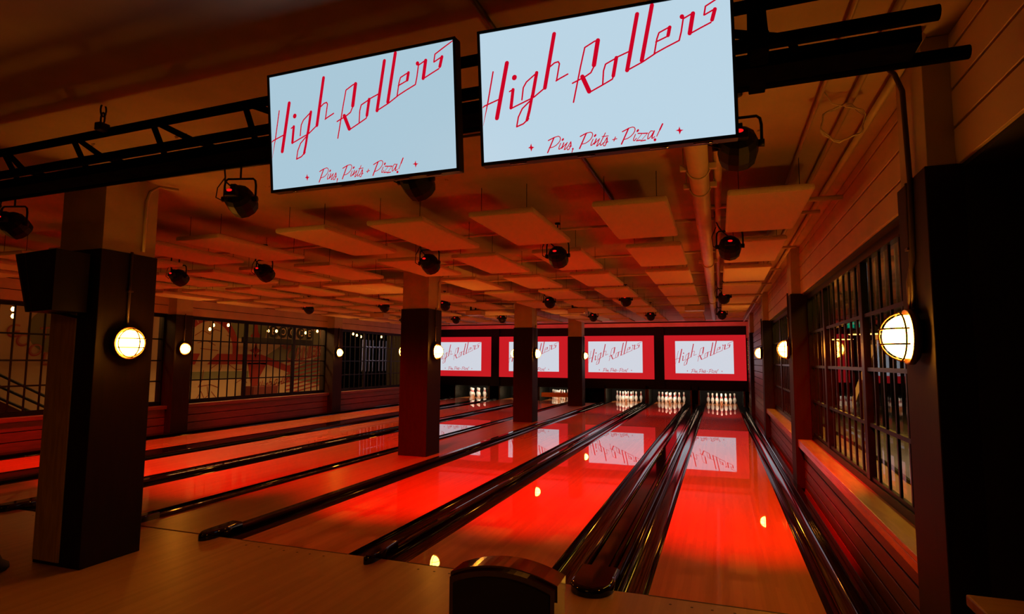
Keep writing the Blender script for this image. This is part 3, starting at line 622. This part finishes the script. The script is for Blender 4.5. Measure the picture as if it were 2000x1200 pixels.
SR = [(-.79, [.07, -1.87, -3.31, -5.80, -7.5, -9.3], 3.3, 60, 1.0), (1.81, [.07, -1.62, -3.12, -5.45, -6.89, -8.47], 7.4, 38, .7), (6.98, [.06, -1.68, -3.17, -5.45, -6.91, -8.90], 12.0, 34, .7), (10.51, [.04, -1.60, -3.02, -5.48, -6.83, -8.44], 14.2, 26, .6)]
SZ = [2.68, 2.62, 2.68, 2.645]
RN = ['row nearest the camera', 'second row', 'third row', 'far row']
sproto = None
for ri, (y, xs, ty, ang, pw) in enumerate(SR):
    for ci, x in enumerate(xs):
        o = spot('') if sproto is None else copy_tree(sproto)
        if sproto is None: sproto = o
        relabel(o, 'black yoke spotlight above the %s, %s' % (LN[ci][0].split(',')[0], RN[ri]), (x, y, SZ[ri]))
        for ch in o.children:
            if ch.name.startswith(('hanging_rod', 'power_cable')): ch.scale = (1, 1, (CEIL - .002 - SZ[ri]) / .288)
        tx = LN[ci][1]; aim = Vector((tx - x, ty - y, -SZ[ri])); o.rotation_euler = (0, 0, math.atan2(-aim.x, aim.y) + (.25 if ri == 0 and ci in (2, 3) else 0))
        SP.append((o, aim, ang, pw, x, y))
for o, aim, ang, pw, x, y in SP:
    src = o.location + aim.normalized() * .14
    L = lamp('spot_beam', 'SPOT', src, (1, .002, .0), RED_POWER * pw * (.6 if (y > 1 and y < 9 and x > -4) else .78 if x < -4 else 1), .04, angle=math.radians(ang), blend=1.0)
    L.rotation_euler = aim.to_track_quat('-Z', 'Y').to_euler()

lamp('added_beam_wash', 'AREA', (-5, 17.2, 2.60), (1, .02, .06), 22, 11.5, rot=(math.radians(115), 0, 0), size_y=.06)  # added red wash to brighten the back beam; no fixture is built
# ================================================================= acoustic panels
PX = [.03, -.95, -1.985, -2.965, -3.96, -5.2, -6.1, -7.1, -8.1, -9.1, -10.1]
q = MB(); q.box(0, .565, 0, 1.27, 0, .05, .018); 
AP = thing('acoustic_panel', '', 'acoustic panel', (0, 0, 2.70), 'pale acoustic panels hung under the ceiling')
q.build('panel_board', M['panel'], AP)
for (a, c) in ((.08, .1), (.48, .1), (.08, 1.17), (.48, 1.17)):
    q = MB(); q.tube([(a, c, .05), (a, c, CEIL - 2.70)], .0025, 5); q.build('suspension_wire', M['black'], AP)
NR = ['nearest', 'second', 'third', 'fourth', 'fifth', 'sixth', 'seventh', 'eighth', 'ninth', 'tenth']
NC = ['first', 'second', 'third', 'fourth', 'fifth', 'sixth', 'seventh', 'eighth', 'ninth', 'tenth', 'eleventh']
firstp = True
for r in range(8):
    for c, x in enumerate(PX):
        y = .30 + 1.74 * r
        if c == 4 and False: continue
        if c in (4, 5) and any(abs(y + .63 - yy) < .9 for yy in (-.74, 4.56, 10.12, 15.75)) and c == 5: x = -5.52
        o = AP if firstp else copy_tree(AP); firstp = False
        relabel(o, 'pale hanging acoustic panel, %s row from the camera, %s column from the right wall' % (NR[r], NC[c]), (x, y, 2.70))

# ================================================================= ceiling pipes
def pipe(pts, r, m, name, lab, cat='pipe', grp=None, clamps=()):
    t = thing(name, lab, cat, pts[0], grp); o = Vector(pts[0])
    b = MB(); b.tube([Vector(p) - o for p in pts], r, 16); b.build('pipe_run', m, t)
    for (x, y, z) in clamps:
        k = MB(); p = Vector((x, y, z)) - o
        k.tube([p + Vector((math.cos(a) * (r + .006), 0, math.sin(a) * (r + .006))) for a in [PI + PI * j / 10 for j in range(11)]], .006, 6)
        k.box(p.x - r - .05, p.x - r, p.y - .02, p.y + .02, p.z - .01, p.z + .03, .004); k.box(p.x + r, p.x + r + .05, p.y - .02, p.y + .02, p.z - .01, p.z + .03, .004)
        k.tube([p + Vector((-r - .03, 0, .02)), p + Vector((-r - .03, 0, CEIL - z))], .005, 6); k.tube([p + Vector((r + .03, 0, .02)), p + Vector((r + .03, 0, CEIL - z))], .005, 6)
        k.build('clamp', M['pipe'], t)
    return t
pipe([(-.155, -1.38, CEIL - .002), (-.155, -1.38, 2.90), (-.155, -1.36, 2.85), (-.155, -1.30, 2.82), (-.155, 14.5, 2.82)], .068, M['pipe'], 'drain_pipe', 'thick cream pipe running down the room between ceiling panels', clamps=((-.155, -.02, 2.82), (-.155, .42, 2.82), (-.155, 3.9, 2.82), (-.155, 9.0, 2.82)))
pipe([(-.03, -1.32, CEIL - .002), (-.03, -1.32, 2.90), (-.03, -1.29, 2.88), (-.03, 14.5, 2.88)], .028, M['pipe'], 'water_pipe', 'slimmer cream pipe beside the thick ceiling pipe')
pipe([(-.2, 1.24, 2.87), (.93, 1.24, 2.87)], .020, M['pipe'], 'branch_pipe', 'short cream branch pipe crossing to the right wall behind the first panel')
pipe([(.49, -6, 2.945), (.49, 6, 2.945)], .012, M['conduit'], 'ceiling_conduit', 'thin conduit along the ceiling left of the right wall, inner one', grp='conduits by the right wall')
pipe([(.655, -6, 2.94), (.655, 14, 2.94)], .016, M['conduit'], 'ceiling_conduit', 'thin conduit along the ceiling nearest the right wall', grp='conduits by the right wall')
pipe([(.80, -1.2, 2.93), (.80, 17.8, 2.93)], .020, M['pipe'], 'ceiling_conduit', 'cream pipe in the corner of ceiling and right wall', grp='conduits by the right wall')
pipe([(-.97, -5, 2.955), (-.91, 1.4, 2.955)], .013, M['darkconduit'], 'ceiling_conduit', 'dark conduit along the ceiling behind the right television')
pipe([(-10.5, -.62, 2.955), (-4.15, -.70, 2.955), (-.3, -.74, 2.955)], .009, M['darkconduit'], 'ceiling_conduit', 'thin dark conduit crossing the ceiling past the big pillar')
for i, y in enumerate((1.82, 3.56, 5.35, 7.05, 8.8, 10.5)):
    pipe([(-10.6, y, 2.90), (.85, y, 2.90)], .016, M['pipe'], 'cross_conduit', 'cream cross pipe above the panels, %s from the camera' % NR[i], grp='cross pipes above the panels')
c = MB(); pts = []
for j in range(70):
    a = 2 * PI * j / 22; r = .105 + .008 * math.sin(j * 1.7); pts.append((.60 + r * math.cos(a), -.62 + .02 * math.sin(j * .9), 2.80 + r * .9 * math.sin(a)))
c.tube(pts + [(.55, -.65, 2.90), (.50, -.7, 2.965)], .0035, 5); tag(c.build('cable_coil', M['cable']), 'coil of thin pale cable hanging by the right wall near the truss end', 'cable coil')

# projectors
def projector(x, y, i):
    t = thing('projector', 'cream ceiling projector facing the back screens, %s from the right' % NC[i], 'projector', (x, y, 2.64), 'ceiling projectors')
    m = MB(); m.box(-.2, .2, -.15, .15, -.05, .07, .02); m.build('projector_body', M['proj'], t)
    m = MB(); m.box(-.19, .19, -.152, -.14, -.05, -.035); m.build('lower_trim', M['chrome'], t)
    m = MB(); m.lathe([(0, 0), (.04, 0), (.04, .03), (.03, .035), (0, .03)], 16, Tr(.08, .15, .01) @ Rx(-PI / 2)); m.build('projector_lens', M['lens'], t)
    m = MB(); m.tube([(0, 0, .07), (0, 0, CEIL - 2.64)], .018, 8); m.box(-.12, .12, -.08, .08, .075, .095, .004); m.box(-.14, -.10, -.01, .01, .07, .2); m.build('ceiling_mount', M['black'], t)
for i, x in enumerate((-.51, -3.04, -5.55, -8.2)): projector(x, 8.88, i)

# ================================================================= speaker on the big pillar
t = thing('loudspeaker', 'black tilted loudspeaker mounted on the big near pillar', 'loudspeaker', (-4.93, -1.14, 1.86)); 
m = MB(); pr = [(.03, .42), (.45, .44), (.45, .0), (.19, -.01)]
m.extr(pr, 'y', -.12, .12); m.build('cabinet', M['black'], t)
m = MB(); m.extr([(.01, .42), (.03, .42), (.19, -.01), (.17, -.01)], 'y', -.12, .12); m.build('grille', mat('dark_grille', (.03, .024, .012), .6), t)
m = MB(); m.extr([(.115, .422), (.121, .422), (.245, -.005), (.239, -.005)], 'y', -.123, -.119); m.build('cabinet_seam', M['brass'], t)
m = MB(); m.box(.15, .29, .11, .168, .1, .26); m.tube([(.25, -.05, .01), (.3, .165, -.03)], .012, 6); m.build('wall_bracket', M['black'], t)

# ================================================================= ball return in the foreground
t = thing('ball_return_hood', 'black and dark-red lacquered ball return with arched top in the foreground', 'ball return', (-.975, -1.53, 0))
def arch(hw, z0, zs, rise, n=16, r=.035):
    return [(-hw, z0), (-hw, zs)] + [(-hw * math.cos(PI * 0 + PI * k / n) if False else -hw + 2 * hw * k / n, zs + .02 + rise * (1 - (2 * k / n - 1) ** 2)) for k in range(n + 1)] + [(hw, zs), (hw, z0)]
m = MB(); m.extr(arch(.243, 0.0, .535, .05), 'y', -.045, .13); m.build('hood_shell', M['redlac'], t)
m = MB(); m.extr(arch(.222, .05, .515, .045), 'y', -.055, -.040); m.build('front_panel', M['mattblack'], t)
m = MB(); m.extr(arch(.250, .50, .548, .053), 'y', -.02, .12); m.build('top_cap', M['redlac'], t)
m = MB(); m.box(-.26, .26, -.06, .15, 0, .05, .01); m.build('plinth', M['mattblack'], t)
# dark stand at the left edge
m = MB(); m.lathe([(0, 0), (.25, 0), (.25, .02), (.21, .05), (.18, .12), (.15, .25), (.12, .40), (0, .42)], 20)
o = tag(m.build('floor_stand', M['mattblack']), 'black flared floor stand cut by the left edge of the picture', 'stand'); o.location = (-5.12, -1.30, 0)
# bench at the lower right
t = thing('side_table', 'brown wooden table top in the dark lower right corner', 'table', (1.02, -1.80, 0))
m = MB(); m.box(-.26, .30, -.6, .35, .66, .70, .006); m.build('table_top', M['bench'], t)
for sx, sy in ((-.22, -.5), (.26, -.5), (-.22, .3), (.26, .3)):
    m = MB(); m.box(sx - .02, sx + .02, sy - .02, sy + .02, 0, .66); m.build('leg', M['black'], t)

# ================================================================= room beyond the left windows: mural
MX = -13.5
wm = MB(); wm.box(MX - .1, MX, -6, 13.7, 0, CEIL); mural_wall = struct(wm.build('wall_mural', M['cream']))
lvl = [0]
def F(q, dx=None): return (MX + lvl[0], q[0], q[1])
def art(name, m, fn):
    lvl[0] += .002; b = MB(); fn(b); return b.build(name, m, mural_wall, recalc=False)
def ring(b, cy, cz, r0, r1, a0, a1, sy=1.):
    n = 30
    for k in range(n):
        A, B = a0 + (a1 - a0) * k / n, a0 + (a1 - a0) * (k + 1) / n
        b.poly([(cy + r0 * math.cos(A), cz + sy * r0 * math.sin(A)), (cy + r1 * math.cos(A), cz + sy * r1 * math.sin(A)), (cy + r1 * math.cos(B), cz + sy * r1 * math.sin(B)), (cy + r0 * math.cos(B), cz + sy * r0 * math.sin(B))], F)
art('painted_green_shapes', M['mteal'], lambda b: (b.poly([(9.35, 2.62), (9.35, 2.13), (10.7, 2.13), (10.9, 2.7)], F), b.poly([(10.8, 2.15), (11.15, 2.1), (11.5, 2.5), (11.0, 2.55)], F), b.poly([(7.9, .93), (7.9, 1.16), (10.1, 1.16), (10.1, .93)], F),
    b.poly([(10.75, 1.60), (11.45, 1.95), (12.3, 2.10), (12.3, 1.55), (11.2, 1.35)], F), b.poly([(12.3, 2.2), (13.3, 2.6), (13.6, 1.9), (12.3, 2.0)], F), b.poly([(11.8, 1.1), (13.6, 1.7), (13.6, .6), (11.8, .9)], F)))
art('painted_red_arch', M['mred'], lambda b: ring(b, 8.62, 1.75, .82, 1.04, -.35, PI + .1))
art('painted_red_band', M['mred'], lambda b: (b.poly([(7.9, 1.36), (7.9, 1.66), (8.3, 1.66), (8.15, 1.36)], F), b.poly([(8.55, 1.36), (8.9, 1.66), (10.6, 1.66), (10.6, 1.36)], F), b.poly([(10.6, 1.36), (10.6, 1.66), (10.95, 1.56), (12.1, 1.22), (12.1, 1.02), (10.9, 1.34)], F),
    b.poly([(10.05, 1.4), (10.85, 1.4), (10.55, .95), (10.35, .2), (10.15, .95)], F), b.poly([(10.25, 2.75), (10.35, 2.75), (10.42, 2.35), (10.55, 2.22), (10.42, 2.12), (10.35, 1.7), (10.27, 2.12), (10.1, 2.22), (10.25, 2.35)], F),
    b.poly([(10.35, 1.98), (10.42, 1.84), (10.6, 1.78), (10.42, 1.70), (10.35, 1.55), (10.27, 1.70), (10.08, 1.78), (10.27, 1.84)], F)))
def scribble(b):
    for pts in ([(8.1, 2.15), (8.35, 2.3), (8.6, 2.2), (8.75, 2.35), (9.0, 2.3)], [(8.2, 1.95), (8.5, 2.02), (8.8, 1.9)], [(8.3, 1.8), (8.9, 1.75)], [(8.45, 1.2), (8.4, .9), (8.3, .75)], [(8.7, 1.25), (8.95, 1.4), (9.25, 1.4), (9.6, 1.2), (9.9, 1.22)],
                [(8.3, .75), (8.7, .8), (9.0, .7)], [(8.6, .75), (8.65, .5), (8.4, .35)], [(8.2, .35), (8.4, .62), (8.55, .35)], [(8.75, .6), (9.0, .35), (9.2, .2)], [(9.6, .8), (9.9, .95), (10.05, .8)], [(9.0, 1.65), (9.05, 1.3), (8.95, 1.0)], [(9.2, 2.2), (9.4, 2.15), (9.5, 2.3)]):
        b.stroke(pts, .02, F)
art('painted_line_drawing', M['mline'], scribble)
art('painted_arch_lettering', M['cream'], lambda b: [b.stroke(p, .022, F) for a in (.55, .8, 1.05, 1.3) for p in ([(8.62 + .87 * math.cos(PI - a), 1.75 + .87 * math.sin(PI - a)), (8.62 + .99 * math.cos(PI - a), 1.75 + .99 * math.sin(PI - a))],)])
def mt(txt, cy, cz, size, m, sh=0., rot=0., name='painted_lettering', dx=.03):
    text_mesh(txt, size, m, Tr(MX + dx, cy, cz) @ Rz(PI / 2) @ Rx(PI / 2) @ Matrix.Rotation(rot, 4, 'Z'), name, mural_wall, shear=sh)
mt('PIN', 7.93, 2.25, .20, M['cream'], rot=.9)
mt('ORNER', 12.55, 1.72, .55, M['mred'], sh=.3, rot=.12, dx=.024); mt('ORNER', 12.52, 1.74, .53, M['mpink'], sh=.3, rot=.12, dx=.027)
mt('Happy', 11.75, 1.98, .34, M['mred'], sh=.4, rot=.15)
art('painted_small_logo', M['mred'], lambda b: [b.stroke([(10.5 + x * .95, .38 + y * .62) for x, y in pts], .03, F) for wd, pts in LOGO[:40]])
def stripes(b):
    for k in range(9): b.poly([(11.7, .35 + k * .13), (13.6, .62 + k * .13), (13.6, .66 + k * .13), (11.7, .39 + k * .13)], F)
art('painted_stripes', M['mred'], stripes)
# letters of the near mural
for ch, y, z, s, r in (('G', 3.72, 2.04, .38, .1), ('O', 3.91, 1.86, .36, .1), ('O', 4.15, 1.66, .36, .1), ('D', 4.42, 1.48, .40, 0), ('T', 4.31, 2.02, .36, .15), ('I', 4.58, 2.13, .36, 0)):
    mt(ch, y, z, s, M['mred'], sh=.15, rot=r, dx=.02); mt(ch, y + .01, z + .01, s * .9, M['mpink'], sh=.15, rot=r, dx=.024)
lvl[0] = .004
art('painted_green_circle', M['mteal'], lambda b: b.poly([(4.50 + .50 * math.cos(a), 2.10 + .48 * math.sin(a)) for a in [2 * PI * k / 30 for k in range(30)]], F))
# stair in front of the near mural
t = thing('staircase', 'dark red stair side with black sloping handrails behind the left window', 'staircase', (-12.3, 2.0, 0))
m = MB(); m.extr([(-1.5, 0), (-1.5, 2.1), (2.2, 0)], 'x', -.05, .05); m.build('stair_side', M['redvel'], t)
for k, dz in enumerate((.0, -.2, -.4)):
    m = MB(); m.tube([(.08, -1.5, 2.48 + dz), (.08, 2.6, .20 + dz + .06)], .026, 8); m.build('handrail', M['black'], t)
# marquee letters
for i, ch in enumerate('BOCCE'):
    y = 10.38 + i * .415
    t = thing('letter_disc', 'round black disc with pale letter %s, %s of five behind the left window' % (ch, NC[i]), 'sign', (-12.9, y, 2.36), 'marquee letter discs')
    m = MB(); m.lathe([(0, 0), (.18, 0), (.18, .03), (0, .03)], 24, Ry(PI / 2)); m.build('disc', M['mattblack'], t)
    text_mesh(ch, .30, M['cream'], Tr(.034, 0, 0) @ Rz(PI / 2) @ Rx(PI / 2), 'disc_letter', t)
    m = MB(); m.tube([(0, 0, .17), (0, 0, .6)], .005, 5); m.build('hanging_wire', M['black'], t)
m = MB(); m.box(-13.0, -12.85, 9.25, 12.2, 2.0, 2.15); tag(m.build('hanging_beam', M['mattblack']), 'long black beam hanging in front of the mural', 'beam')
m = MB(); m.box(-13.2, -12.8, 9.6, 10.6, 0, .72, .02); tag(m.build('low_cabinet', M['redvel']), 'dark low cabinet standing before the mural', 'cabinet')
bl = MB(); bl.lathe([(0, -.05), (.018, -.045), (.032, -.02), (.03, .005), (.016, .035), (0, .04)], 12); B0 = None
for i, (y, z, x) in enumerate(((3.13, 2.43, -12.5), (3.14, 2.30, -12.5), (7.65, 2.29, -12.5), (7.76, 2.40, -12.5), (8.25, 2.43, -12.5), (9.74, 2.35, -12.5), (10.08, 2.36, -12.5), (11.39, 2.37, -12.5), (11.97, 2.45, -12.5), (12.9, 2.5, -12.5), (13.67, 2.55, -12.5), (13.98, 2.45, -12.5), (14.21, 2.41, -12.5), (14.47, 2.37, -12.5), (15.86, 2.42, -12.5))):
    t = thing('string_bulb', 'small glowing string bulb behind the left windows, %s' % ['above the stairs, upper', 'above the stairs, lower', 'left end over the arch', 'second over the arch', 'third beside the arch', 'before the letter disc B', 'between two letter discs', 'right of the letter discs', 'near the last mural bars', 'at the mural edge', 'first beyond the far pillar', 'second beyond the far pillar', 'third beyond the far pillar', 'fourth beyond the far pillar', 'last towards the back wall'][i], 'light bulb', (x, y, z), 'string bulbs in the left room')
    if B0 is None: B0 = bl.build('glass_bulb', M['bulb'], t); me = B0.data
    else: g = bpy.data.objects.new('glass_bulb', me); COL.objects.link(g); g.parent = t
    m = MB(); m.tube([(0, 0, .035), (0, 0, .075)], .013, 8); m.tube([(0, 0, .07), (0, 0, CEIL - z)], .003, 5); m.build('socket', M['black'], t)
# pale grille deep in the left room
t = thing('metal_grille', 'pale metal bar grille far behind the last left window', 'grille', (-13.5, 17.8, 1.6))
for z in (.44, -.12):
    m = MB(); m.box(-.012, .012, -1.7, 1.6, z - .02, z + .02); m.build('rail', M['white'], t)
m = MB()
for k in range(14): m.box(-.01, .01, -1.7 + k * .25 - (.012 if k % 5 else .035), -1.7 + k * .25 + (.012 if k % 5 else .035), -.55, .72)
m.build('upright_bars', M['white'], t)
m = MB(); m.box(-.02, .02, -1.72, -1.66, -1.6, -.5); m.box(-.02, .02, 1.56, 1.62, -1.6, -.5); m.build('floor_posts', M['black'], t)

# ================================================================= room beyond the right windows
m = MB(); m.tube([(2.25, .2, .02), (2.24, 3.2, .02), (2.20, 4.9, .02), (2.28, 6.0, .02), (2.30, 12, .02)], .03, 8); tag(m.build('floor_edge_trim', M['black']), 'black edging between tan and grey floor behind the right window', 'edging')
def pendant(x, y, z, lab, r=.2):
    t = thing('pendant_lamp', lab, 'pendant lamp', (x, y, z), 'pendant lamps beyond the right window')
    m = MB(); m.lathe([(r, 0), (r, .01), (r * .7, .07), (.04, .12), (.02, .16), (0, .16)], 20); m.build('lamp_shade', M['shade'], t)
    m = MB(); m.lathe([(0, -.008), (r * .95, -.008), (r * .95, .004), (0, .004)], 20); m.build('diffuser', M['pend'], t)
    m = MB(); m.tube([(0, 0, .15), (0, 0, CEIL - z)], .005, 5); m.build('lamp_cord', M['black'], t)
pendant(3.0, 13.5, 2.14, 'farthest dark pendant lamp glowing beyond the right window', .32); pendant(3.0, 11.1, 2.17, 'middle pendant lamp glowing left of the mullion', .26); pendant(3.0, 9.75, 2.12, 'nearest pendant lamp glowing right of the mullion', .24)
t = thing('exit_sign', 'small green exit sign seen through the right window', 'sign', (3.5, 14.1, 2.56)); 
m = MB(); m.box(-.26, .26, -.02, .02, -.11, .11, .006); m.build('sign_body', M['exitdark'], t)
m = MB(); m.tube([(-.2, 0, .1), (-.2, 0, .41)], .006, 6); m.tube([(.2, 0, .1), (.2, 0, .41)], .006, 6); m.build('hanging_rods', M['black'], t)
for x in (-.13, .12):
    m = MB(); m.box(x - .08, x + .08, -.024, -.02, -.085, .085); m.build('lit_symbol', M['exit'], t)
t = thing('lit_stair_balustrade', 'warmly lit panelled stair balustrade rising behind the right window', 'staircase', (3.35, 12.6, 0))
for k in range(7):
    y = 1.5 - k * .42; z = .22 + k * .245
    for row in (0, 1):
        m = MB(); m.extr([(y, z + row * .2), (y - .36, z + .21 + row * .2), (y - .36, z + .38 + row * .2), (y, z + .17 + row * .2)], 'x', -.02, .02); m.build('lit_panel', M['tread'], t)
m = MB(); m.extr([(1.7, .0), (1.7, .12), (-1.6, 2.05), (-1.6, 1.93)], 'x', -.03, .03); m.build('stringer', M['bench'], t)
m = MB(); m.tube([(0, 1.7, .75), (0, -1.6, 2.66)], .03, 8); m.tube([(0, 1.7, 0), (0, 1.7, .8)], .03, 8); m.tube([(0, -1.6, 0), (0, -1.6, 2.66)], .03, 8); m.build('stair_handrail', M['black'], t)
m = MB(); m.box(-.05, .9, -1.7, -.9, 1.95, 2.05); m.box(.8, .9, -1.7, -.9, 0, 1.95); m.build('stair_landing', M['bench'], t)
t = thing('slatted_screen', 'black slatted shutter wall beyond the right window', 'shutter', (3.6, 5.2, 0))
m = MB(); m.box(.03, .08, -2.2, 2.6, 0, 1.5); m.build('backing', M['mattblack'], t)
m = MB()
for k in range(11): m.box(-.02, .03, -2.2, 2.6, .16 + k * .12, .165 + k * .12 + .09, .01)
m.build('slats', M['slat'], t)
m = MB(); m.box(3.55, 3.6, 5.9, 7.6, 1.40, 1.43); tag(m.build('cool_light_tube', M['cool']), 'short cool blue light tube above the slatted shutter', 'light tube')
m = MB(); m.box(2.5, 2.58, 8.7, 8.8, .0, 1.2, .01); tag(m.build('newel_post', M['bench']), 'pale wooden post beside the stair foot', 'post')
